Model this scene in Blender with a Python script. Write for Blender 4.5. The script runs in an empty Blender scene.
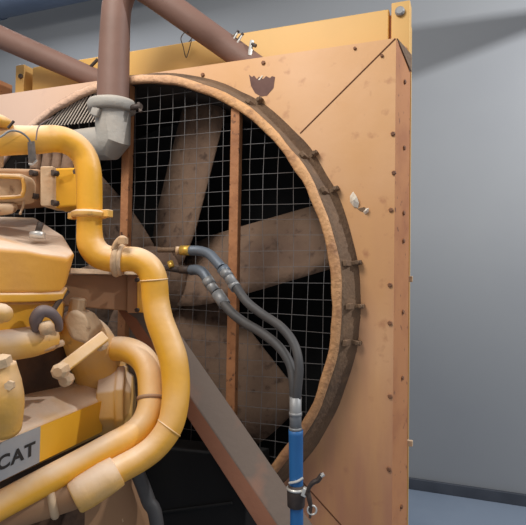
import bpy, bmesh, math, random
from mathutils import Vector, Matrix, noise
random.seed(7)
C = bpy.context.scene.collection
ZO = 1.29                                     # floor is z = 0, the fan ring's centre is ZO above it
# ------------------------------------------------------------------ camera
F, YAW, PIT, ROL = 526.0, .363, .030, .016
CAM = Vector((1.036, -1.519, .07 + ZO))
fw = Vector((-math.sin(YAW)*math.cos(PIT), math.cos(YAW)*math.cos(PIT), math.sin(PIT)))
r0 = Vector((math.cos(YAW), math.sin(YAW), 0)); u0 = r0.cross(fw)
rr = r0*math.cos(ROL) + u0*math.sin(ROL); uu = -r0*math.sin(ROL) + u0*math.cos(ROL)
def ray(px, py): return fw + rr*((px-263)/F) - uu*((py-262.5)/F)
def P(px, py, d): return CAM + ray(px, py)*d                     # point at a viewing depth (metres)
def Y(px, py, y):                                                # point on a plane parallel to the wall
    k = ray(px, py); return CAM + k*((y-CAM.y)/k.y)
def dep(v): return (v-CAM).dot(fw)
def W(x, y, z): return Vector((x, y, z+ZO))
cd = bpy.data.cameras.new('camera'); cam = bpy.data.objects.new('camera', cd); C.objects.link(cam)
cam.matrix_world = Matrix(((rr.x,uu.x,-fw.x,CAM.x),(rr.y,uu.y,-fw.y,CAM.y),(rr.z,uu.z,-fw.z,CAM.z),(0,0,0,1)))
cd.sensor_width = 36; cd.lens = 36*F/526; cd.clip_start = .02
bpy.context.scene.camera = cam
# ------------------------------------------------------------------ materials
def lin(c): return tuple(((v/255)/12.92 if v/255 <= .04045 else ((v/255+.055)/1.055)**2.4) for v in c)+(1,)
def mat(name, col, rough=.55, metal=0, col2=None, sc=6, lo=.45, hi=.7, dust=None, damt=.9, dpow=(.15,.95), bump=0, bsc=40, col3=None, sc3=30, lo3=.62, hi3=.7, low=None):
    m = bpy.data.materials.new(name); m.use_nodes = True; n = m.node_tree.nodes; L = m.node_tree.links
    b = n['Principled BSDF']; b.inputs['Roughness'].default_value = rough; b.inputs['Metallic'].default_value = metal
    geo = n.new('ShaderNodeNewGeometry')
    def noi(s, det=5):
        t = n.new('ShaderNodeTexNoise'); t.inputs['Scale'].default_value = s; t.inputs['Detail'].default_value = det
        L.new(geo.outputs['Position'], t.inputs['Vector']); return t.outputs['Fac']
    def ramp(f, a, z):
        q = n.new('ShaderNodeMapRange'); q.inputs['From Min'].default_value = a; q.inputs['From Max'].default_value = z
        L.new(f, q.inputs['Value']); return q.outputs['Result']
    def mul(a, k):
        q = n.new('ShaderNodeMath'); q.operation = 'MULTIPLY'; L.new(a, q.inputs[0])
        if isinstance(k, float): q.inputs[1].default_value = k
        else: L.new(k, q.inputs[1])
        return q.outputs[0]
    def mix(f, a, c):
        q = n.new('ShaderNodeMix'); q.data_type = 'RGBA'; L.new(f, q.inputs['Factor'])
        if isinstance(a, tuple): q.inputs['A'].default_value = a
        else: L.new(a, q.inputs['A'])
        q.inputs['B'].default_value = c; return q.outputs['Result']
    cur = lin(col)
    if col2: cur = mix(ramp(noi(sc), lo, hi), cur, lin(col2))
    if col3: cur = mix(ramp(noi(sc3, 8), lo3, hi3), cur, lin(col3))
    if low:                                                      # streaky brown grime, with the light's falloff towards the ground painted in
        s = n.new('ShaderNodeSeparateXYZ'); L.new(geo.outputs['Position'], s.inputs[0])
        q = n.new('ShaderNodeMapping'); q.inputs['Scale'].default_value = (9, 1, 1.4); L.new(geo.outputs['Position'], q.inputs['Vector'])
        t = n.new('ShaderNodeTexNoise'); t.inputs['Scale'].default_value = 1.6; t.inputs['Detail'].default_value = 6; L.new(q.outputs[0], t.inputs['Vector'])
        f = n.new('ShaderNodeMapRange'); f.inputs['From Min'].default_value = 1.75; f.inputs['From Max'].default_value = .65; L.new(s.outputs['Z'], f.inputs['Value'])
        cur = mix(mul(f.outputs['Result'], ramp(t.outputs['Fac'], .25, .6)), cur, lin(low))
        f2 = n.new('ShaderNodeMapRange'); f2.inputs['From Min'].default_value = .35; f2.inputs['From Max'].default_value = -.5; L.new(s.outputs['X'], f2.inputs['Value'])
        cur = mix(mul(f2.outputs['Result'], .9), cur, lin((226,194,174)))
    if dust:                                                     # dust settles on faces that look up
        s = n.new('ShaderNodeSeparateXYZ'); L.new(geo.outputs['Normal'], s.inputs[0])
        f = ramp(s.outputs['Z'], *dpow); g = ramp(noi(9), .12, .5)
        cur = mix(mul(mul(f, g), float(damt)), cur, lin(dust))
    if isinstance(cur, tuple): b.inputs['Base Color'].default_value = cur
    else: L.new(cur, b.inputs['Base Color'])
    if bump:
        q = n.new('ShaderNodeBump'); q.inputs['Strength'].default_value = bump; q.inputs['Distance'].default_value = .01
        L.new(noi(bsc), q.inputs['Height']); L.new(q.outputs[0], b.inputs['Normal'])
    return m
DUST = (232,202,168)
M = dict(
 yellow = mat('yellow_paint', (234,170,46), .45, col2=(222,164,72), sc=5, lo=.42, hi=.68, dust=DUST, damt=1, dpow=(.05,.8), bump=.12, bsc=50),
 dusty  = mat('dusty_yellow_paint', (224,170,80), .6, col2=(212,170,112), sc=8, dust=(222,196,170), damt=1, dpow=(0,.75), bump=.2, bsc=45, col3=(150,105,60), sc3=22, lo3=.64, hi3=.74),
 cover  = mat('cover_paint', (224,160,62), .5, col2=(206,144,66), sc=6, dust=(220,196,174), damt=1, dpow=(.35,.8), bump=.15, bsc=40),
 gold   = mat('golden_stripe', (233,172,44), .4, col2=(226,164,46)),
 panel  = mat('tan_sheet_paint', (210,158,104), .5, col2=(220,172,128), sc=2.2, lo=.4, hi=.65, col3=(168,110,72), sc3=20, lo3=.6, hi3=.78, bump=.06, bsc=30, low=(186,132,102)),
 side   = mat('tan_flange_paint', (184,124,78), .6, col2=(164,104,66), sc=8, col3=(120,74,46), sc3=40, lo3=.64, hi3=.72),
 beam   = mat('ochre_beam_paint', (214,168,92), .5, col2=(206,160,86), sc=3),
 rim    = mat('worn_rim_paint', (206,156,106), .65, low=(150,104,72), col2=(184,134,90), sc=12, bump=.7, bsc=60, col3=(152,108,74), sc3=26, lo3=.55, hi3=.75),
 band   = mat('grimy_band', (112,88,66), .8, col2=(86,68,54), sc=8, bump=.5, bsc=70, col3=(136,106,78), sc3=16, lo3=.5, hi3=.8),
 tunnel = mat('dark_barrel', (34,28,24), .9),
 wire   = mat('guard_wire', (112,110,110), .6, .1, col2=(92,82,76), sc=8),
 bar    = mat('rusty_bar', (172,116,74), .7, col2=(146,94,58), sc=14, col3=(90,58,40), sc3=50, lo3=.62, hi3=.7, bump=.4),
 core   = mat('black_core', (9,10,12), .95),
 fan    = mat('dusty_blade', (124,100,82), .9, col2=(104,82,68), sc=6, col3=(74,56,46), sc3=24, lo3=.58, hi3=.72, bump=.6, bsc=30),
 brown  = mat('brown_pipe_paint', (118,88,76), .6, col2=(108,80,68), sc=5, bump=.1),
 rubber = mat('grey_rubber', (162,157,149), .65, col2=(166,158,148), sc=14, dust=(182,172,160), bump=.3),
 hose   = mat('dark_grey_hose', (62,61,62), .6, col2=(74,71,69), sc=16),
 fitting= mat('grey_fitting', (142,142,142), .5, .3, col2=(118,120,122), sc=30),
 bluefit= mat('slate_fitting', (98,106,116), .5, .3),
 brass  = mat('brass', (206,164,74), .4, .5),
 silver = mat('bright_steel', (212,210,204), .35, .6),
 dark   = mat('dark_steel', (66,56,52), .6, .3, col2=(90,76,66), sc=40),
 bolt   = mat('rusty_bolt', (130,88,60), .7, col2=(100,66,46), sc=60),
 blue   = mat('blue_sleeve', (34,98,156), .5, col2=(28,86,142), sc=9),
 brace  = mat('dusty_brace', (158,106,80), .75, col2=(140,92,68), sc=6, dust=(104,89,78), damt=1, dpow=(.0,.25), bump=.2),
 black  = mat('black_paint', (12,11,11), .9, col2=(18,16,15), sc=4),
 block  = mat('dark_engine', (92,66,46), .85, col2=(62,46,36), sc=10, bump=.5),
 bracket= mat('brown_bracket', (160,120,84), .65, col2=(146,106,76), sc=4, dust=(178,146,116)),
 beige  = mat('beige_dusty_metal', (204,174,138), .7, col2=(184,146,106), sc=14, dust=(216,190,160), bump=.4, col3=(128,94,66), sc3=30, lo3=.62, hi3=.72),
 plate  = mat('grey_plate', (158,158,158), .5, .1, col2=(144,146,150), sc=12),
 ink    = mat('black_ink', (26,25,26), .6),
 fins   = mat('pale_fins', (206,192,178), .5),
 patch  = mat('bare_brown_patch', (108,78,70), .8, col2=(96,68,62), sc=30),
 paper  = mat('white_paper', (238,228,212), .8, col2=(214,198,176), sc=60),
 seam   = mat('dark_seam', (104,64,38), .8),
 mauve  = mat('dull_sleeve', (112,98,96), .6),
 wall   = mat('grey_green_wall', (146,148,150), .6, col2=(142,144,147), sc=1.2, bump=.04, bsc=8),
 floor  = mat('blue_grey_floor', (134,146,162), .5, col2=(124,137,154), sc=2, bump=.05),
 base   = mat('dark_skirting', (72,76,84), .6, col2=(62,66,74)),
 duct   = mat('slate_duct', (96,110,132), .5, .1, col2=(88,100,122), sc=3),
)
# ------------------------------------------------------------------ mesh helpers
ORG = {}
class MB:
    def __init__(s): s.v=[]; s.f=[]; s.sm=[]
    def add(s, vs, fs, smooth=False):
        k=len(s.v); s.v+=[Vector(a) for a in vs]; s.f+=[tuple(i+k for i in f) for f in fs]; s.sm+=[smooth]*len(fs); return s
    def hexa(s, a, b):                                  # loft between two polygons of the same count
        n=len(a); fs=[tuple(range(n))[::-1], tuple(range(n,2*n))]
        fs+=[(i,(i+1)%n,n+(i+1)%n,n+i) for i in range(n)]
        return s.add(list(a)+list(b), fs)
    def prism(s, poly, off): return s.hexa(poly, [p+Vector(off) for p in poly])
    def box(s, c, sx, sy, sz, R=None):
        R = R or Matrix.Identity(3); c=Vector(c)
        q=lambda x,y,z: c+R@Vector((x*sx/2,y*sy/2,z*sz/2))
        return s.hexa([q(-1,-1,-1),q(1,-1,-1),q(1,1,-1),q(-1,1,-1)],[q(-1,-1,1),q(1,-1,1),q(1,1,1),q(-1,1,1)])
    def tube(s, pts, rad, n=20, smooth=True, step=6, cap=True):
        pts=[Vector(p) for p in pts]; rs=[rad]*len(pts) if isinstance(rad,(int,float)) else list(rad)
        if smooth and len(pts)>2:
            q=[pts[0]*2-pts[1]]+pts+[pts[-1]*2-pts[-2]]; o=[]; ro=[]
            for i in range(len(pts)-1):
                a,b,c,d=q[i:i+4]
                for k in range(step):
                    t=k/step
                    o.append(.5*((2*b)+(c-a)*t+(2*a-5*b+4*c-d)*t*t+(3*b-a-3*c+d)*t**3)); ro.append(rs[i]+(rs[i+1]-rs[i])*t)
            o.append(pts[-1]); ro.append(rs[-1]); pts,rs=o,ro
        vs=[]; fs=[]; up=None; m=len(pts)
        for i,p in enumerate(pts):
            a=(p-pts[i-1]).normalized() if i else None; b=(pts[i+1]-p).normalized() if i<m-1 else None
            t=(a+b).normalized() if a and b else (a or b)
            if up is None: up=t.orthogonal().normalized()
            up=(up-t*up.dot(t)).normalized(); w=t.cross(up)
            k=1.0
            mdir=None
            if a and b and not smooth:                  # mitre
                cs=max(.3,t.dot(b)); mdir=(b-a); mdir=mdir-t*mdir.dot(t)
                if mdir.length>1e-4: mdir.normalize(); k=1/cs
                else: mdir=None
            for j in range(n):
                an=2*math.pi*j/n; o=up*math.cos(an)*rs[i]+w*math.sin(an)*rs[i]
                if mdir: o+=mdir*(o.dot(mdir)*(k-1))
                vs.append(p+o)
        for i in range(m-1):
            for j in range(n):
                fs.append((i*n+j, i*n+(j+1)%n, (i+1)*n+(j+1)%n, (i+1)*n+j))
        s.add(vs, fs, n>8)
        if cap: 
            k=len(s.v)-len(vs)
            s.f+=[tuple(k+j for j in range(n))[::-1], tuple(k+(m-1)*n+j for j in range(n))]; s.sm+=[False,False]
        return s
    def lathe(s, c, ax, prof, n=24, closed=False, smooth=True, phase=0):   # prof: (distance along axis, radius)
        ax=Vector(ax).normalized(); a=ax.orthogonal().normalized(); b=ax.cross(a); c=Vector(c); vs=[]; fs=[]; m=len(prof)
        for h,r in prof:
            for j in range(n):
                t=2*math.pi*j/n+phase; vs.append(c+ax*h+(a*math.cos(t)+b*math.sin(t))*r)
        for i in range(m if closed else m-1):
            for j in range(n): fs.append((i*n+j,i*n+(j+1)%n,((i+1)%m)*n+(j+1)%n,((i+1)%m)*n+j))
        k=len(s.v); s.add(vs, fs, smooth)
        if not closed:
            s.f+=[tuple(k+j for j in range(n))[::-1], tuple(k+(m-1)*n+j for j in range(n))]; s.sm+=[False,False]
        return s
    def torus(s, c, ax, R, r, n=28, m=10): return s.lathe(c, ax, [(r*math.sin(2*math.pi*k/m), R+r*math.cos(2*math.pi*k/m)) for k in range(m)], n, True)
    def build(s, name, m, parent=None, bev=0, seg=2):
        me=bpy.data.meshes.new(name); org=ORG.get(parent.as_pointer(), Vector()) if parent else Vector()
        o=bpy.data.objects.new(name, me)
        if not parent:
            lo=[min(v[i] for v in s.v) for i in range(3)]; hi=[max(v[i] for v in s.v) for i in range(3)]
            org=Vector(((lo[0]+hi[0])/2,(lo[1]+hi[1])/2,lo[2])); o.location=org
        me.from_pydata([v-org for v in s.v], [], s.f); me.update()
        bm=bmesh.new(); bm.from_mesh(me); bmesh.ops.recalc_face_normals(bm, faces=bm.faces); bm.to_mesh(me); bm.free()
        for p,q in zip(me.polygons, s.sm): p.use_smooth=q
        me.materials.append(m); C.objects.link(o); ORG[o.as_pointer()]=org
        if parent: o.parent=parent
        if bev:
            d=o.modifiers.new('bevel','BEVEL'); d.width=bev; d.segments=seg; d.limit_method='ANGLE'; d.angle_limit=.5
            for p in me.polygons: p.use_smooth=True
            w=o.modifiers.new('normals','WEIGHTED_NORMAL'); w.keep_sharp=True
        return o
def thing(name, label, cat, loc, group=None):
    o=bpy.data.objects.new(name, None); C.objects.link(o); o.location=Vector(loc); o.empty_display_size=.1
    ORG[o.as_pointer()]=Vector(loc); return tag(o,label,cat,group)
def tag(o, label, cat, group=None):
    o['label']=label; o['category']=cat
    if group: o['group']=group
    return o
def struct(o): o['kind']='structure'; return o
def lab(o, t): o['label']=t; return o
def pr(px, d): return px*d/F
def path(L): return [P(a,b,d) for a,b,d in L]
# ------------------------------------------------------------------ setting
WY=2.1
struct(MB().box((-1,WY+.06,2.5),9,.12,5.0).build('wall_back', M['wall']))
struct(MB().box((-1,-.4,-.05),9,5.0,.1).build('floor', M['floor']))
struct(MB().box((-1,WY-.012,.035),9,.024,.07).build('baseboard_back', M['base'], None, .004))
# overhead duct running along the wall, and the bracketed tray added to shadow the wall
a=Y(0,18,1.75); b=Y(90,-1,1.75)
dm=MB().tube([a+Vector((-1.6,0,.19)), a+Vector((2.6,0,.19))], .17, 28)
d_=thing('overhead_duct','dark slate blue round duct running overhead along the back wall','duct',(a.x,1.75,a.z))
dm.build('duct_body', M['duct'], d_)
for k in range(4):
    MB().tube([a+Vector((-1.2+k*1.1,0,.19)), a+Vector((-1.16+k*1.1,0,.19))], .18, 28).build('joint_band', M['duct'], d_)
for k in range(2):
    MB().box((a.x-.6+k*1.9, 1.93, a.z+.19),.03,.34,.03).build('wall_bracket', M['dark'], d_)
# ------------------------------------------------------------------ radiator
R=.70; XR=.855; ZT=.763; RB=.742; LIP=.09
rad=thing('radiator','large tan painted generator radiator housing with round wire-guarded fan opening','radiator',(0,.1,0))
m=MB(); N=96; rc=[]                                   # front sheet with the round hole
for k in range(N):
    t=2*math.pi*k/N; c,s_=math.cos(t),math.sin(t); q=1/max(abs(c)/XR,abs(s_)/ZT)
    rc.append((W(RB*c-.0,0,RB*s_), W(q*c,0,q*s_)))
ca=math.atan2(ZT,XR)
vs=[];fs=[]
for a,b in rc: vs+=[a,b, a+Vector((0,.02,0)), b+Vector((0,.02,0))]
for k in range(N):
    i=4*k; j=4*((k+1)%N)
    fs+=[(i,i+1,j+1,j),(i+3,i+2,j+2,j+3),(i+1,i+3,j+3,j+1),(i,j,j+2,i+2)]
m.add(vs,fs)
for sx in (-1,1):                                     # square the corners the radial cut leaves off
    for sz in (-1,1):
        ts=[2*math.pi*k/N for k in range(N)]
        pts=[b for a,b in rc if b.x*sx>0 and (b.z-ZO)*sz>0]
        k1=max((b for b in pts if abs(abs(b.x)-XR)<1e-6), key=lambda b:abs(b.z-ZO)); k2=max((b for b in pts if abs(abs(b.z-ZO)-ZT)<1e-6), key=lambda b:abs(b.x))
        cc=W(sx*XR,0,sz*ZT); m.prism([k1,cc,k2],(0,.02,0))
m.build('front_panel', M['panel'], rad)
# sloped side and top flanges of the sheet
MB().hexa([W(XR,0,-ZT),W(XR,.02,-ZT),W(XR,.02,ZT),W(XR,0,ZT)],[W(XR+.029,.12,-ZT),W(XR+.024,.13,-ZT),W(XR+.024,.13,ZT+.02),W(XR+.029,.12,ZT-.06)]).build('side_flange', M['side'], rad)
MB().hexa([W(-XR,0,-ZT),W(-XR,.02,-ZT),W(-XR,.02,ZT),W(-XR,0,ZT)],[W(-XR-.029,.12,-ZT),W(-XR-.024,.13,-ZT),W(-XR-.024,.13,ZT),W(-XR-.029,.12,ZT)]).build('side_flange', M['side'], rad)
MB().box(W(0,.066,ZT-.004),2*XR-.02,.108,.006).build('top_flange', M['side'], rad)
MB().prism([W(XR+.001,.004,ZT),W(XR+.03,.118,ZT-.005),W(XR+.03,.118,ZT-.058)],(.003,0,0)).build('corner_shade', M['band'], rad)  # dark triangle that paints in the shade on the flange's upper corner
# frame behind
MB().box(W(.842,.18,-.2),.052,.09,2.2).build('side_channel', M['side'], rad, .004)
MB().box(W(-.842,.18,-.2),.052,.09,2.2).build('side_channel', M['side'], rad, .004)
MB().box(W(.8755,.20,-.18),.009,.02,2.12).build('edge_strip', M['beam'], rad)
MB().box(W(.0,.26,-1.03),1.68,.26,.52).build('base_skid', M['side'], rad, .01)
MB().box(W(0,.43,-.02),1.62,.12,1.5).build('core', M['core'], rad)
bl=Y(32.5,67,.12); br=Y(389,8,.12)
zt=.913; zb=.72
MB().box(W((bl.x+br.x)/2,.19,(zt+zb)/2),br.x-bl.x,.14,zt-zb).build('top_beam', M['beam'], rad, .004)
MB().box(W(.855,.135,(.925+.735)/2),.056,.05,.19).build('beam_end_bracket', M['beam'], rad, .003)
MB().box(W(-.659,.185,(.922+.74)/2),.045,.15,.19).build('beam_end_bracket', M['beam'], rad, .003)
def stud(c, n, r, h, m_, nm='bolt', seg=6): return MB().lathe(c, n, [(-.002,r),(h*.7,r),(h,r*.7)], seg, smooth=False).build(nm, m_, rad)
FR=Vector((0,-1,0))
lab(stud(Y(400,12,.109),FR,.0145,.012,M['fitting'],'lifting_bolt',12),'bright steel bolt in the bracket corner')
lab(stud(Y(21,76.5,.109),FR,.010,.008,M['dark'],'lifting_bolt',12),'dark bolt in the bracket corner')
# the seams where the sheets of the panel meet
for sx,sz in ((1,1),(1,-1),(-1,1),(-1,-1)):
    k=.768; t=math.atan2(ZT*sz, XR*sx)
    q=t+(-.07 if sx*sz>0 else .07)*0
    MB().tube([W(k*math.cos(q),0,k*math.sin(q)),W(XR*sx*.998,0,ZT*sz*.998)],.0022,6,False).build('panel_seam', M['seam'], rad)
for px,py in ((355,47.6),(263.5,62),(393,133),(391,209),(390,284),(390,322),(390,395),(389,468),(382,55),(203,74),(394,172)):
    stud(Y(px,py+1,0),FR,.0068 if py>60 else .005,.006,M['bolt'])
SN=Vector((1,-.27,0)).normalized()
for py in (82,148,213,241,312,378,507):
    p=Y(403 if py>100 else 405,py,.07); x=XR+.029*p.y/.12
    stud(Vector((x,p.y,p.z)),SN,.007,.005,M['bolt'])
for py in (279,443):
    p=Y(409,py,.14); MB().box(p,.022,.012,.018).build('latch_clip', M['beige'], rad, .002)
# ring: rim, outer band, dark barrel
m=MB()
prof=[(-LIP,R),(-LIP-.005,R+.005),(-LIP-.005,R+.018),(-LIP+.003,R+.026),(-LIP+.014,R+.026),(-LIP+.014,R)]
def ringmesh(prof, nm, mt, jit=0, n=144):
    mb=MB(); vs=[]; fs=[]; k=len(prof)
    for j in range(n):
        t=2*math.pi*j/n
        for y,r in prof:
            w=noise.noise(Vector((math.cos(t)*9,math.sin(t)*9,r*30)))*jit
            vs.append(W((r+w)*math.cos(t),y+w*.6,(r+w)*math.sin(t)))
    for j in range(n):
        for i in range(k): fs.append((j*k+i,j*k+(i+1)%k,((j+1)%n)*k+(i+1)%k,((j+1)%n)*k+i))
    mb.add(vs,fs,True); return mb.build(nm, mt, rad)
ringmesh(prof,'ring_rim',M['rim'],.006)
ringmesh([(-LIP+.006,R+.02),(-LIP+.006,R+.028),(-.05,R+.036),(-.012,R+.052),(-.002,R+.062),(.002,R+.062),(.002,R+.02)],'ring_band',M['band'],.004)
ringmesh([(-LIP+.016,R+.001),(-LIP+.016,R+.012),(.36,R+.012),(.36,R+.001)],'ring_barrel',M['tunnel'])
for px,py in ((296,166),(325,193),(346,264),(350,306),(345,341),(253,106)):
    p=Y(px,py,-.03); t=math.atan2(p.z-ZO,p.x); Rm=Matrix.Rotation(-t,3,'Y')
    q=MB(); q.box(W((R+.06)*math.cos(t),-.012,(R+.06)*math.sin(t)),.03,.02,.012,Rm); q.box(W((R+.04)*math.cos(t),-.04,(R+.04)*math.sin(t)),.012,.075,.017,Rm)
    q.lathe(W((R+.064)*math.cos(t),-.02,(R+.064)*math.sin(t)),FR,[(0,.007),(.01,.007)],6)
    q.build('ring_clip', M['band'], rad, .002)
# wire guard
g=MB(); S=.0465; yg=-.045
k=-15
while k<=15:
    c=k*S+.012; 
    if abs(c)<R-.01:
        h=math.sqrt(R*R-c*c)
        n=16
        for axis in (0,1):
            pts=[]
            for i in range(n+1):
                t=-h+2*h*i/n; w=noise.noise(Vector((c*7+axis*5,t*4,2)))*.006
                pts.append(W(c+w,yg+w,t) if axis==0 else W(t,yg-.003+w,c+w))
            g.tube(pts,.0009,4,False,cap=False)
    k+=1
g.build('wire_guard', M['wire'], rad)
b1=Y(234.5,300,-.055).x; b2=Y(127,230,-.055).x
for x in (b1,b2):
    h=math.sqrt(R*R-x*x)+.004; MB().box(W(x,-.062,0),.030,.026,2*h).build('guard_bar', M['bar'], rad, .003)
# close-set pale fins at the upper left of the opening
f=MB()
for i in range(19):
    x0=38+3.3*i; a=Y(x0,128-.35*i,-.07); 
    tx=x0+20; ty=max(90, 104-(x0-38)*.42)
    b=Y(tx,ty,-.07)
    f.tube([a,b],.0024,4,False)
f.build('slanted_fins', M['fins'], rad)
# bare patch and torn paper on the sheet
def flat(pts, nm, mt, y=-.0008, th=.0008): return MB().prism([Y(a,b,y) for a,b in pts],(0,th,0)).build(nm, mt, rad)
flat([(249,74.5),(252,77),(254,75.5),(257,79),(259,76.5),(263,79),(266,76),(270,78),(272,76),(275,77),(273.5,88),(267,95.5),(261,96.5),(255,93),(251,86)],'bare_patch',M['patch'])
flat([(258,80),(262,75),(263,76),(259.5,80)],'paper_scrap',M['paper'],-.002)
def crumple(pts, mt, nm):
    vs=[Y(a,b,y) for a,b,y in pts]; mb=MB(); n=len(vs); c=sum(vs,Vector())/n+Vector((0,-.012,0))
    mb.add(vs+[c],[(i,(i+1)%n,n) for i in range(n)]+[tuple(range(n))]); return mb.build(nm, mt, rad)
crumple([(350,196,0),(353,191.5,-.008),(357,197,-.012),(359,203,-.008),(358,208,0),(354,207,-.004),(350,202,0)],M['paper'],'torn_paper')
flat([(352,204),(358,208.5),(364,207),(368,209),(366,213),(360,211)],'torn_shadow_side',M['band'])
crumple([(363,212,0),(366,208.5,-.006),(369,208,-.008),(368.5,212,-.004),(365,214.5,0)],M['paper'],'torn_paper')
# ------------------------------------------------------------------ fan
hub=Y(156,283,.1)
fan=thing('cooling_fan','dusty brown six-bladed fan behind the wire guard','fan',hub)
MB().lathe(hub+Vector((0,.06,0)),FR,[(0,.10),(.05,.13),(.10,.13),(.13,.085),(.2,.075),(.21,.05),(.27,.05),(.275,.03)],32).build('hub', M['fan'], fan)
RT=.655
def blade(ang):
    d=Vector((math.cos(ang),0,math.sin(ang))); t=Vector((-math.sin(ang),0,math.cos(ang))); nr,nw=9,7; vs=[]
    for side in (0,1):
        for i in range(nr):
            q=i/(nr-1); r=.085+(RT-.085)*q; w=.30-.06*q-.06*max(0,.2-q)*5; tw=math.radians(31-10*q)
            for j in range(nw):
                s_=(j/(nw-1)-.5)*w; cam_=.018*(1-(2*j/(nw-1)-1)**2)
                vs.append(hub+d*(r-.02*abs(2*j/(nw-1)-1)**3*q)+t*(s_*math.cos(tw))+Vector((0,1,0))*(s_*math.sin(tw)+.02-cam_+side*.006))
    fs=[]; K=nr*nw
    for i in range(nr-1):
        for j in range(nw-1):
            a=i*nw+j; fs+=[(a,a+1,a+nw+1,a+nw),(K+a+nw,K+a+nw+1,K+a+1,K+a)]
    rim=[j for j in range(nw)]+[i*nw+nw-1 for i in range(1,nr)]+[(nr-1)*nw+j for j in range(nw-2,-1,-1)]+[i*nw for i in range(nr-2,0,-1)]
    for a,b in zip(rim,rim[1:]+rim[:1]): fs.append((a,b,K+b,K+a))
    MB().add(vs,fs,True).build('blade', M['fan'], fan)
for k in range(6): blade(math.radians(75+60*k))
# ------------------------------------------------------------------ diagonal brace
br_=thing('diagonal_brace','broad dusty brown box-section brace slanting down in front of the fan','brace',(P(300,560,1.35).x,P(300,560,1.35).y,0))
U=[(163,308,1.53),(324,540,1.37)]; Cc=[(137,318,1.49),(290,542,1.32)]; Lw=[(110,299,1.50),(271,548,1.335)]
U,Cc,Lw=[path(k) for k in (U,Cc,Lw)]
def ext(k): return [k[0], k[1]+(k[1]-k[0])*1.05]
U,Cc,Lw=ext(U),ext(Cc),ext(Lw)
MB().hexa([U[0],Cc[0],Lw[0],U[0]+Lw[0]-Cc[0]],[U[1],Cc[1],Lw[1],U[1]+Lw[1]-Cc[1]]).build('beam', M['brace'], br_, .004)
e=Cc[1]; MB().box((e.x+.02,e.y+.03,.01),.26,.22,.02).build('foot_plate', M['brace'], br_)
MB().box((e.x+.02,e.y+.03,(e.z+.0)/2),.14,.10,max(.05,e.z+.02)).build('foot_post', M['brace'], br_)
# black guard box below the fan
q=[P(140,446,1.5),P(247,457,1.45)]
bg=[Vector((v.x,v.y,0)) for v in q]; back=Vector((.03,.10,0))
g_=thing('belt_guard','black painted guard box low in front of the fan, behind the curved yellow pipe','guard',(bg[0]+bg[1])/2)
MB().hexa([q[0],q[1],q[1]+back,q[0]+back],[bg[0],bg[1],bg[1]+back,bg[0]+back]).build('guard_body', M['black'], g_, .004)
q2=[P(150,514,1.487),P(232,503,1.447)]
MB().tube(q2,.004,8).build('ridge', M['black'], g_)
# ------------------------------------------------------------------ brown pipes
bp=thing('brown_pipe','thick brown pipe rising from grey elbow and bending down to the radiator top','pipe',P(114,100,1.62))
pts=[(113,104,-.13),(113.5,75,-.13),(114.5,45,-.13),(115.5,22,-.13),(117.5,4,-.125),(124,-12,-.12),(134,-17,-.11),(147,-10,-.10),(162,0.5,-.08),(199,27,-.02),(225,45.5,.03),(262,72,.062)]
vs=[Y(*k) for k in pts]; rs=[pr(w,dep(v)) for w,v in zip((16,15.5,15,14.5,14.5,14.3,14,13.6,13.2,12.7,12.5,12.2),vs)]
MB().tube(vs,rs,26).build('pipe_body', M['brown'], bp)
ax=(vs[-1]-vs[-2]).normalized(); c=Y(239,51,.03)
for px,py in ((236,37.5),(240.5,40),):
    p=Y(px,py,.03); MB().tube([p+Vector((-.012,-.01,-.012)),p+Vector((.014,-.01,.016))],.0045,8).build('clamp_bolt', M['dark'], bp)
    MB().tube([p+Vector((-.004,-.016,-.016)),p+Vector((.012,-.016,.006))],.0035,8).build('clamp_bolt', M['silver'], bp)
MB().tube([Y(252,41,.03),Y(249.5,56,.02)],.007,8).build('clamp_tongue', M['silver'], bp)
MB().tube([Y(252,44,.025),Y(256,46,.025)],.006,8).build('clamp_bolt', M['dark'], bp)
bp2=thing('brown_pipe','slimmer brown pipe slanting down from the upper left edge to the radiator top','pipe',Y(97,75,.06))
vs=[Y(*k) for k in ((-90,-3,-.10),(-40,19,-.06),(0,37,-.02),(50,59,.03),(82,73,.058),(112,86,.066))]
MB().tube(vs,[pr(w,dep(v)) for w,v in zip((12,11.6,11,10.3,10,9.8),vs)],24).build('pipe_body', M['brown'], bp2)
p=Y(95,63,.05); MB().tube([p+Vector((-.02,0,-.012)),p+Vector((.012,0,.012))],.006,8).build('clamp_bolt', M['dark'], bp2)
# grey elbow
D=dep(Y(113,110,-.13))
el=thing('rubber_elbow','grey rubber elbow hose clamped under the brown upright pipe','hose',P(113,158,D))
MB().tube(path([(113,100,D),(113,138,D),(109,143,D+.01),(70,146,D+.10)]),[pr(17.5,D),pr(17,D),pr(17,D),pr(16,D)],28,False).build('elbow_body', M['rubber'], el, .006)
up=(P(113,90,D)-P(113,120,D)).normalized()
MB().lathe(P(112,113,D),up,[(0,pr(20,D)),(.004,pr(23,D)),(.026,pr(24,D)),(.036,pr(22.5,D)),(.04,pr(17,D))],30).build('collar', M['rubber'], el)
p=P(136,107,D-.03)
q=MB(); q.tube([p+Vector((-.03,0,.0)),p+Vector((.02,0,0))],.009,10); q.tube([p+Vector((.008,0,.012)),p+Vector((.018,0,-.018))],.006,8); q.build('clamp_screw', M['dark'], el)
p=P(96,112,D-.05); MB().box(p,.03,.02,.03,Matrix.Rotation(.4,3,'Y')).build('clamp_lug', M['rubber'], el, .006)
# dangling wire loop on the beam
tag(MB().tube([Y(a,b,y) for a,b,y in ((189,42,.10),(192,37,.0),(186,32,-.05),(181,38,.06),(183,46,.10),(186,57.5,.105),(189,50,.105),(191.5,40,.09))],.0016,6).build('wire_loop', M['dark']),'thin dark wire loop dangling under the slanting brown pipe','wire')
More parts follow.
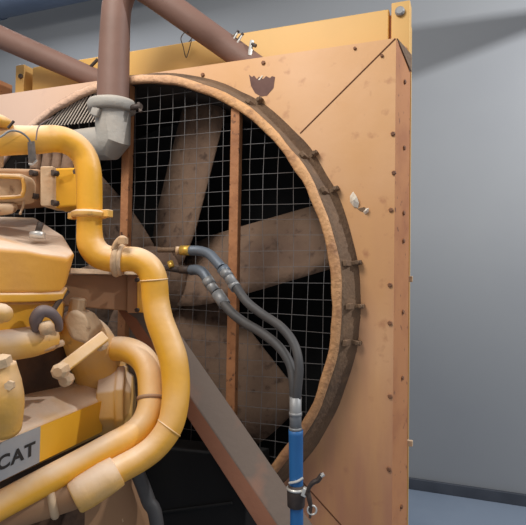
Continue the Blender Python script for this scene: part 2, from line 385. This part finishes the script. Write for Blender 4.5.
# ------------------------------------------------------------------ grease hoses and blue pipe
def hose(pts, rw, nm, label):
    v=path(pts); t=thing(nm,label,'hose',v[-1],'grey hoses running to the blue sleeve'); MB().tube(v,[pr(rw,p[2]) for p in pts],16).build('hose_body', M['hose'], t); return t
h1=hose([(229,277,1.42),(236,287,1.40),(247,302,1.36),(262,314,1.33),(281,327,1.28),(294,344,1.24),(299,365,1.215),(297.5,388,1.208),(296.3,402,1.208)],4.6,'grease_hose','upper of two dark grey hoses, from brass-ended fitting at fan hub')
def fit(t, segs):
    for a,b,w,mt,nm in segs: MB().tube(path([a,b]),pr(w,a[2]),12).build(nm, M[mt], t)
fit(h1,[((158,250,1.54),(178,250,1.53),2.6,'band','nipple'),((176,250.5,1.53),(180,250.5,1.53),4,'beige','lock_nut'),((181,250.5,1.52),(191,250.5,1.51),5,'brass','brass_nut'),((229,277,1.42),(224,271,1.43),5.6,'fitting','ferrule'),((222,268,1.435),(226,273,1.43),6.2,'bluefit','ferrule_ring'),((233,284,1.41),(236,288,1.40),5.8,'fitting','ferrule_ring'),((224,270,1.434),(234,285,1.405),5.2,'fitting','ferrule')])
MB().tube(path([(190,250.5,1.51),(200,251,1.50),(209,254,1.48),(216,261,1.455),(222,268,1.435)]),[pr(5,1.5)]*5,14).build('elbow', M['bluefit'], h1)
h2=hose([(223,303,1.42),(232,313,1.39),(245,323,1.36),(262,333,1.32),(279,347,1.275),(290,364,1.245),(293.5,382,1.225),(294.5,402,1.215)],4.8,'grease_hose','lower of two dark grey hoses, passing below the other')
fit(h2,[((166,268,1.54),(180,270,1.53),3,'dark','nipple'),((180,269.5,1.53),(192,270,1.52),4.2,'dark','swivel_nut'),((208,282,1.465),(216,292,1.445),5.2,'fitting','ferrule'),((207,279,1.467),(211,285,1.46),6,'fitting','ferrule_ring'),((217,293,1.44),(225,305,1.42),6.2,'fitting','ferrule'),((170,262,1.54),(172,268,1.53),3,'brass','grease_nipple')])
MB().tube(path([(191,270,1.52),(198,270,1.50),(204,274,1.48),(209,282,1.465)]),[pr(5.2,1.5)]*4,14).build('elbow', M['bluefit'], h2)
bz=P(296,520,1.2)
bs=thing('blue_hose','upright blue hose with grey ferrule and latched coupling beside the brace','hose',(bz.x,bz.y,0))
axis=[(295.7,y,1.21) for y in (399,430)]
MB().tube(path([(295.5,397,1.21),(295.5,430,1.21)]),pr(6.0,1.21),18).build('ferrule', M['fitting'], bs)
for y in (412,427): MB().tube(path([(295.5,y,1.21),(295.5,y+3.5,1.21)]),pr(6.6,1.21),18).build('ferrule_ring', M['fitting'], bs)
low=P(296.5,540,1.205)
MB().tube([P(295.8,430,1.21),P(296,455,1.21),P(296.3,490,1.208)],[pr(7.3,1.21),pr(7.1,1.21),pr(6.8,1.21)],22).build('sleeve', M['blue'], bs)
MB().tube([P(296.3,500,1.207),low,Vector((low.x,low.y,.25)),Vector((low.x+.02,low.y,.02))],pr(6.6,1.207),22).build('lower_sleeve', M['blue'], bs)
MB().lathe(P(296,507,1.207),(0,0,1),[(0,pr(7.5,1.2)),(.003,pr(8.8,1.2)),(.03,pr(9.2,1.2)),(.042,pr(9.4,1.2)),(.044,pr(8.6,1.2)),(.05,pr(8,1.2)),(.051,pr(6.5,1.2))],26).build('coupling', M['dark'], bs)
MB().torus(P(296,488.5,1.207),(0,0,1),pr(8.3,1.2),.0035).build('clamp_ring', M['silver'], bs)
MB().tube(path([(289,483,1.195),(297,481.5,1.19),(303,478,1.195)]),.003,8).build('clamp_screw', M['silver'], bs)
MB().box(P(305,492,1.19),.013,.012,.020,Matrix.Rotation(.3,3,'Y')).build('latch_block', M['silver'], bs, .002)
MB().tube(path([(306,495,1.185),(310,486,1.18),(314,482,1.178),(318,480,1.178),(322,474,1.175)]),[.004,.005,.0055,.006,.005],8).build('latch_lever', M['dark'], bs)
MB().tube(path([(321,476,1.174),(324,474,1.174)]),.0045,8).build('lever_tip', M['silver'], bs)
MB().tube(path([(308,492,1.183),(309.5,500,1.182),(310.5,506,1.182),(310,518,1.182)]),[.0055,.006,.005,.003],8).build('safety_clip', M['dark'], bs)
MB().torus(P(312,510,1.18),(.3,-1,0),.010,.0022,18,6).build('pull_ring', M['silver'], bs)
# ------------------------------------------------------------------ yellow coolant pipes
up_=thing('coolant_pipe','long yellow pipe snaking over the engine front, down and round to lower left','pipe',P(95,260,1.3))
tp=[(-40,147,1.12),(0,141,1.18),(35,140,1.23),(58,139,1.27),(74,145,1.29),(84,156,1.3),(88.5,172,1.3),(89.5,195,1.3),(89.5,222,1.3)]
MB().tube(path(tp),[pr(w,p[2]) for w,p in zip((16,15,14,13.2,12.8,12.6,12.6,12.5,12.3),tp)],26).build('upper_bend', M['yellow'], up_)
mp=[(89.5,212,1.3),(89.5,230,1.3),(91,244,1.3),(98,254,1.3),(108,258.5,1.3),(121,260,1.3)]
MB().tube(path(mp),[pr(w,1.3) for w in (12.2,12.4,13.5,13.5,13,12.5)],26).build('middle_elbow', M['yellow'], up_)
v=P(89.5,218,1.3); q=MB(); q.lathe(v,(0,0,1),[(0,pr(14,1.3)),(.003,pr(17.5,1.3)),(.013,pr(18,1.3)),(.018,pr(14,1.3))],30); q.box(P(107,213.5,1.29),.022,.02,.018); q.box(P(72,216,1.3),.014,.018,.016); q.build('clamp_flange', M['dusty'], up_, .002)
dx=(P(130,260,1.3)-P(105,258,1.3)).normalized()
q=MB(); q.torus(P(117.5,260,1.3),dx,pr(14,1.3),.0085,28); q.torus(P(121.5,260,1.3),dx,pr(13.5,1.3),.006,28); q.build('coupling_clamp', M['beige'], up_)
q=MB(); q.tube(path([(113,250,1.27),(117,243,1.27),(122,238.5,1.27),(127,240,1.27)]),[.006,.008,.008,.005],10); q.box(P(123,241,1.265),.02,.014,.014); q.build('clamp_catch', M['beige'], up_)
lp=[(119,260,1.3),(130,259,1.3),(140,261,1.3),(149,268,1.3),(154,280,1.3),(155.5,300,1.3),(159.5,320,1.29),(167,340,1.28),(173.5,360,1.27),(176,385,1.26),(174.5,408,1.245),(169,428,1.23),(156,446,1.215),(140,458.5,1.20),(120,469.5,1.18),(106,478,1.165)]
MB().tube(path(lp),[pr(w,p[2]) for w,p in zip((12.2,12.4,12.8,13.2,13.4,13.6,13.8,14,14.2,14,13.6,13.2,13,13,13.2,13.6,14),lp)],28).build('lower_run', M['yellow'], up_)
for i,j in ((4,5),(11,12)):
    a=P(*lp[i]); b=P(*lp[j]); MB().torus(a,(b-a),pr(13.3,lp[i][2]),.0022,28,6).build('weld_bead', M['dusty'], up_)
a=P(118,470.5,1.178); MB().lathe(a,P(100,482,1.16)-a,[(0,pr(13.2,1.17)),(.002,pr(15.5,1.17)),(.03,pr(17,1.16)),(.075,pr(17.5,1.14)),(.1,pr(16.5,1.13)),(.104,pr(15,1.12))],26).build('end_sleeve', M['dusty'], up_)
tl=thing('coolant_pipe','brown stub pipe with pale ring at the lower left, under the straight yellow pipe','pipe',P(50,500,1.15))
tq=[(95,484,1.18),(70,494,1.16),(35,506,1.13),(-30,528,1.07)]
MB().tube(path(tq),[pr(w,p[2]) for w,p in zip((15,16,15.5,15),tq)],24).build('stub_body', M['bracket'], tl)
MB().torus(P(52,500,1.145),P(70,494,1.16)-P(35,506,1.13),pr(15,1.14),.009).build('pale_ring', M['beige'], tl)
sp=thing('coolant_pipe','shorter yellow pipe with a tight bend, running straight down to lower left','pipe',P(145,430,1.25))
sq=[(96,353,1.40),(112,349,1.38),(128,350,1.36),(142,358,1.34),(149.5,372,1.32),(151.5,390,1.30),(150.5,408,1.28),(144,424,1.26),(131,436,1.24),(110,447,1.215),(80,463,1.18),(40,484,1.12),(0,505.5,1.06),(-50,534,.99)]
MB().tube(path(sq),[pr(w,p[2]) for w,p in zip((11.5,12,12.5,13,13.2,13.4,13.6,13.8,13.8,13.6,13.6,13.8,14.2,15),sq)],28).build('pipe_body', M['yellow'], sp)
a=P(151.5,397,1.293); q=MB(); q.lathe(a,P(150.5,412,1.275)-P(151.5,390,1.3),[(0,pr(13.6,1.29)),(.001,pr(14.6,1.29)),(.009,pr(14.6,1.29)),(.01,pr(13.6,1.29))],28); q.box(P(166,399,1.28),.008,.012,.014); q.build('joint_band', M['bracket'], sp)
# ------------------------------------------------------------------ engine
en=thing('engine','big dusty yellow diesel engine filling the left side, with grey and gold plate','engine',(P(0,400,1.35).x,P(0,400,1.35).y,0))
# block (dark mass behind and below)
bt=path([(-90,298,1.12),(60,306,1.36),(98,352,1.47),(96,352,1.56),(-90,290,1.5)])
MB().hexa(bt,[Vector((v.x,v.y,.0)) for v in bt]).build('engine_block', M['block'], en, .01)
top=path([(-70,243,.95),(-5,247,1.04),(26,249.5,1.10),(44,254,1.14),(68,259,1.21),(75,252,1.25),(64,235,1.36),(36,217,1.46),(-70,214,1.35)])
bot=path([(-70,295,.945),(-5,294,1.035),(25,294,1.095),(43,294,1.135),(61,293,1.2),(65,288,1.24),(60,270,1.35),(36,258,1.45),(-70,262,1.3)])
vc=MB().hexa(bot,top).build('valve_cover', M['cover'], en, .010, 3)
p=P(37.5,233,1.25); zz=Vector((0,0,1))
MB().lathe(p-zz*.012,zz,[(0,.018),(.012,.018),(.016,.015)],20).build('cap_washer', M['silver'], vc)
MB().tube([p,p+Vector((.006,.004,.026))],.0075,10).build('cap_stud', M['dark'], vc)
ft=path([(-70,293,.93),(26,293.5,1.09),(64,293,1.2),(68,287,1.26),(-70,270,1.2)])
fb=path([(-70,303,.93),(26,302.5,1.09),(62,301.5,1.2),(66,296,1.26),(-70,280,1.2)])
MB().hexa(fb,ft).build('cover_flange', M['yellow'], en, .004)
for px in (2,30,55): MB().lathe(P(px,293,1.06+.0026*px),zz,[(0,.009),(.009,.009)],6,smooth=False).build('cover_bolt', M['dusty'], en)
h_t=path([(-70,302,.97),(26,301,1.12),(60,301,1.21),(66,300,1.3),(-70,295,1.25)])
h_b=path([(-70,356,.98),(26,350,1.13),(56,343,1.22),(62,335,1.3),(-70,340,1.25)])
MB().hexa(h_b,h_t).build('cylinder_head', M['yellow'], en, .01)
MB().tube(path([(-60,352,.98),(0,346,1.08),(30,342,1.13),(50,338,1.18)]),[pr(16,1.0),pr(16,1.08),pr(15.5,1.13),pr(13,1.18)],22).build('exhaust_port', M['dusty'], en)
MB().tube(path([(-60,369,.97),(0,356,1.07),(40,349,1.13),(62,343,1.19)]),[.008]*4,10).build('gasket_lip', M['beige'], en)
q=MB(); q.tube(path([(-12,312,1.02),(3,314,1.04),(9,317,1.05)]),[.02,.02,.012],16); q.build('head_boss', M['dusty'], en)
q=MB(); q.tube(path([(37,330,1.12),(36,319,1.11),(42,311.5,1.11),(51,313,1.12),(58,321,1.14),(59,329,1.16)]),[pr(w,1.12) for w in (5,6.5,6.5,5.5,4.5,4)],14); q.build('breather_hose', M['mauve'], en)
MB().tube(path([(52,312,1.14),(60,300,1.2),(67,292,1.26)]),.006,8).build('breather_pipe', M['dark'], en)
MB().lathe(P(48,333,1.115),(-.1,-.3,1),[(0,.015),(.014,.016),(.024,.012),(.026,.006)],14).build('drain_plug', M['beige'], en)
MB().tube(path([(66,316,1.3),(77,328,1.32),(88,341,1.36),(97,360,1.41),(104,382,1.45)]),[pr(w,1.35) for w in (10,19,24,27,28)],24).build('water_outlet', M['dusty'], en)
q=MB(); a=P(76,316,1.29); q.lathe(a,P(78,302,1.29)-a,[(0,.022),(.02,.02),(.03,.021),(.042,.02),(.045,.014)],8,smooth=False); q.build('outlet_boss', M['beige'], en,.002)
MB().prism(path([(61,320,1.25),(70,309,1.25),(86,314,1.27),(97,329,1.28),(88,346,1.27),(70,340,1.25)]),fw*.07).build('outlet_flange', M['beige'], en, .012, 3)
a,b=P(105,336,1.22),P(55,374,1.12); ax=(b-a).normalized(); sd=ax.cross(fw).normalized(); fo=sd.cross(ax)
Rm=Matrix((ax,sd,fo)).transposed()
MB().box((a+b)/2,(b-a).length,.027,.018,Rm).build('clamp_bar', M['dusty'], en, .004)
for p,s_ in ((P(101,345,1.225),.014),(P(60,371,1.11),.017),(P(66,380,1.14),.014)): MB().lathe(p,-fw,[(-.015,s_),(.008,s_),(.014,s_*.6)],8,smooth=False).build('clamp_nut', M['beige'], en)
# long housing with the plate
l=path([(-70,470,.90),(-70,516,.90),(-70,505,1.1),(-70,420,1.12),(-70,436,.99)])
r=path([(110,396,1.36),(108,429,1.36),(100,436,1.5),(92,370,1.52),(106,379,1.44)])
MB().hexa(l,r).build('cooler_housing', M['dusty'], en, .014, 3)
a,b=P(96,412,1.40),P(134,398,1.47)
q=MB(); ax=Vector((.86,.50,.04)); q.lathe(P(108,402,1.40)-ax*.02,ax,[(0,pr(32,1.4)),(.045,pr(34,1.4)),(.05,pr(38,1.4)),(.068,pr(38,1.4)),(.07,pr(31,1.4)),(.085,pr(27,1.4)),(.09,pr(10,1.4))],8,smooth=False,phase=.35); q.build('cooler_end_cap', M['dusty'], en, .005)
# plate lies on the front face of the housing
tl_,tr_=l[0],r[0]; bl_,br2=l[1],r[1]; nrm=(tr_-tl_).cross(bl_-tl_).normalized()
if nrm.dot(fw)>0: nrm=-nrm
def fp(u,v): return tl_.lerp(tr_,u).lerp(bl_.lerp(br2,u),v)+nrm*.004
def solve(px):                                        # position along the face seen at a picture column
    lo,hi=0,1
    for _ in range(40):
        m_=(lo+hi)/2; k=fp(m_,.5)-CAM; x=263+F*k.dot(rr)/k.dot(fw)
        if x<px: lo=m_
        else: hi=m_
    return lo
u0_,u1_=solve(40),solve(103)
def strip(ua,ub,nm,mt): 
    q=MB().prism([fp(ua,.03),fp(ub,.03),fp(ub,.97),fp(ua,.97)],-nrm*.003); return q.build(nm, M[mt], en)
np_=lab(strip(.02,u0_,'name_plate','plate'),'grey plate with black lettering'); lab(strip(u0_,u1_,'colour_stripe','gold'),'golden yellow end of the plate')
fc=bpy.data.curves.new('lettering','FONT'); fc.body='CAT'; fc.size=1; fc.offset=.034; fc.space_character=1.12
fo_=bpy.data.objects.new('lettering_source',fc); C.objects.link(fo_); bpy.context.view_layer.update()
tm=fo_.to_mesh(); tv=[v.co.copy() for v in tm.vertices]; tf=[tuple(p.vertices) for p in tm.polygons]; fo_.to_mesh_clear(); bpy.data.objects.remove(fo_)
x0,x1=min(v.x for v in tv),max(v.x for v in tv); y0,y1=min(v.y for v in tv),max(v.y for v in tv)
ua,ub=solve(-3.5),solve(35)
q=MB(); q.add([fp(ua+(ub-ua)*(v.x-x0)/(x1-x0), .70-.36*(v.y-y0)/(y1-y0))+nrm*.0012 for v in tv], tf); q.build('lettering', M['ink'], np_)
MB().tube(path([(4,362,1.0),(4,380,1.0),(5,402,1.0),(0,425,1.02)]),[pr(w,1) for w in (11,16,18,21)],22).build('rocker_tower', M['dusty'], en)
q=MB(); q.lathe(P(2,366,.99),(-.1,-.3,1),[(0,.02),(.016,.02),(.02,.012)],6,smooth=False); q.lathe(P(11,385,.975),(.5,-.9,.1),[(0,.009),(.012,.009)],6,smooth=False); q.build('tower_bolt', M['beige'], en)
# lower mounting plate and strap
pl=path([(84,485,1.24),(124,468,1.31),(150,535,1.31),(150,600,1.3),(84,600,1.22)])
MB().prism(pl,Vector((.0,.03,0))).build('mount_plate', M['bracket'], en, .003)
for px,py in ((123,519),(96,505)): MB().lathe(P(px,py,1.25+.0012*(px-84)),FR,[(-.02,.007),(.01,.007)],6).build('mount_bolt', M['beige'], en)
# things bolted up on the engine
st=thing('rubber_strap','dark rubber hose running down beside the lower mounting plate','hose',P(150,525,1.3))
v=path([(128,452,1.30),(138,474,1.295),(148,500,1.29),(158,535,1.28)])
MB().tube(v+[Vector((v[-1].x+.04,v[-1].y,.3)),Vector((v[-1].x+.04,v[-1].y,.02))],pr(7,1.29),14).build('hose_body', M['hose'], st)
bk=thing('bracket_box','brown steel bracket box beneath the yellow pipe coupling','bracket',P(105,312,1.42))
f1=path([(64,274,1.36),(128,275,1.43),(128,311,1.43),(60,306,1.36)])
MB().prism(f1,Vector((-.03,.12,0))).build('box_body', M['bracket'], bk, .004)
MB().prism(path([(70,268,1.36),(139,271,1.42),(139,275,1.41),(70,273.5,1.35)]),Vector((-.03,.12,0))).build('top_lip', M['beige'], bk, .002)
MB().prism(path([(127,273,1.42),(137.5,273,1.425),(137.5,313,1.425),(127,313,1.42)]),Vector((-.01,.05,0))).build('end_flange', M['bracket'], bk, .002)
lab(MB().prism(path([(137,277,1.41),(144,277,1.41),(144,313,1.41),(137,312,1.41)]),Vector((-.01,.05,0))).build('end_plate', M['yellow'], bk, .002),'bright yellow end plate')
for py in (280,310): MB().lathe(P(138,py,1.40),FR,[(0,.006),(.008,.006)],6).build('flange_bolt', M['dark'], bk)
for px in (122,133): MB().lathe(P(px,268.5,1.39),zz,[(0,.008),(.012,.008)],6).build('lip_bolt', M['dark'], bk)
# pump unit at the upper left
pu=thing('fuel_pump','beige pump unit with bright yellow end box, under the upper yellow pipe','pump',P(30,208,1.36))
lab(MB().prism(path([(50,168,1.37),(79,167,1.41),(79,206,1.41),(50,208,1.37)]),Vector((-.03,.09,0))).build('end_box', M['gold'], pu, .006),'bright golden yellow box')
MB().prism(path([(40,166,1.34),(53,166,1.36),(53,207,1.36),(40,206,1.34)]),Vector((-.03,.09,0))).build('collar', M['beige'], pu, .004)
MB().prism(path([(-50,166,1.22),(41,168,1.35),(41,200,1.35),(-50,207,1.22)]),Vector((-.04,.12,0))).build('pump_body', M['bracket'], pu, .012)
MB().prism(path([(-50,172,1.19),(22,173,1.29),(28,180,1.30),(27,196,1.30),(20,201,1.29),(-50,206,1.19)]),Vector((-.02,.06,0))).build('pump_cover', M['beige'], pu, .008, 3)
MB().tube(path([(-50,176,1.185),(15,177,1.275),(23,181,1.285),(23,193,1.285),(14,197,1.275),(-50,199,1.185)]),.005,8).build('cover_rim', M['dusty'], pu)
for px,py in ((54.5,173),(77,172),(54.5,203),(33,173),(34,196)): MB().lathe(P(px,py,1.345+.0012*(px-40)),FR,[(-.01,.0085),(.008,.008)],6).build('pump_bolt', M['dark'], pu)
q=MB(); q.tube(path([(-30,210,1.22),(6,209,1.27),(14,207,1.3)]),[.016,.014,.010],14); q.build('pump_foot', M['beige'], pu)
MB().tube(path([(24,196,1.31),(23,206,1.3),(20,214,1.28)]),.003,8).build('feed_wire', M['beige'], pu)
mf=thing('exhaust_stub','row of dusty brown upright stubs behind the upper yellow pipe','pipe',P(52,166,1.48))
for px in (36,47,57,67):
    MB().tube(path([(px,146,1.47),(px+1,156,1.47),(px,170,1.47)]),[pr(6,1.47),pr(5,1.47),pr(6,1.47)],14).build('stub', M['fan'], mf)
MB().tube(path([(26,150,1.5),(78,149,1.5)]),pr(8,1.5),12).build('stub_rail', M['tunnel'], mf)
stp=thing('pipe_strap','grey metal strap hooked over the upper yellow pipe','strap',P(31,164,1.24))
MB().prism(path([(27.5,142,1.17),(34,141,1.175),(36,163,1.22),(28.5,164.5,1.22)]),fw*.004).build('strap_band', M['fitting'], stp)
MB().tube(path([(29,164,1.21),(33,164,1.21),(37,160,1.21)]),.003,8).build('strap_pin', M['silver'], stp)
tag(MB().tube(path([(-20,146,1.07),(0,137,1.10),(10,131,1.11),(20,132,1.12),(28,138,1.14),(31,144,1.15)]),.0022,8).build('cable', M['fitting']),'thin grey cable arching over the left end of the upper yellow pipe','cable')
tag(MB().tube(path([(36,140,1.14),(38,128,1.15),(44,122,1.17),(52,118,1.3)]),.0014,6).build('thin_wire', M['mauve']),'fine wire standing up behind the upper yellow pipe','wire')
cp=thing('filler_cap','rounded yellow cap at the left edge above the upper pipe','cap',P(0,130,1.15))
MB().lathe(P(-6,128,1.16),zz,[(0,pr(14,1.15)),(.008,pr(18,1.15)),(.02,pr(16,1.15)),(.028,pr(9,1.15))],22).build('cap_body', M['yellow'], cp)
MB().tube(path([(8,128,1.13),(14,121,1.13)]),.003,8).build('cap_latch', M['dark'], cp)
MB().tube([P(-6,130,1.16),P(-6,165,1.2)],pr(9,1.16),14).build('filler_neck', M['beige'], cp)
# ------------------------------------------------------------------ light
def area(nm, loc, tgt, size, e, col=(1,1,1), sy=None):
    l_=bpy.data.lights.new(nm,'AREA'); l_.energy=e; l_.color=col; l_.size=size
    if sy: l_.shape='RECTANGLE'; l_.size_y=sy
    o=bpy.data.objects.new(nm,l_); C.objects.link(o); o.location=loc
    o.rotation_euler=(Vector(tgt)-Vector(loc)).to_track_quat('-Z','Y').to_euler(); return o
area('wall_fill',(-1.9,.75,3.9),(-1.6,WY,2.2),.5,16,(.93,.95,1))  # fill light added to brighten the left part of the back wall
area('ceiling_lamp',(.05,-1.4,3.0),(0,-.1,1.5),.9,38,(1,.95,.88))
LR=Vector((2.6,.3,3.3))
area('room_lamp',LR,(1.2,WY,1.0),.05,66,(.97,.98,1))
# tapered overhead tray, added out of view on two wall arms to cast the wedge shadow
ht=thing('overhead_blocker','tapered dark metal tray added high on the back wall to shadow it, right of the radiator','blocker',LR.lerp(W(1.5,WY,1.7),.35))
w4=[LR.lerp(W(x,WY,z),.35) for x,z in ((.2,1.775),(1.70,1.757),(1.74,1.73),(.2,1.29))]
MB().prism(w4,(0,.03,0)).build('blocker_body', M['dark'], ht)
for t in (.8,.97):
    p=w4[0].lerp(w4[1],t)+Vector((0,.02,-.02)); MB().tube([p,Vector((p.x+.2,WY+.01,p.z+.1))],.012,10).build('blocker_arm', M['dark'], ht)
w=bpy.data.worlds.new('world'); bpy.context.scene.world=w; w.use_nodes=True
w.node_tree.nodes['Background'].inputs[0].default_value=(.93,.95,1,1); w.node_tree.nodes['Background'].inputs[1].default_value=.44
bpy.context.scene.view_settings.view_transform='Standard'
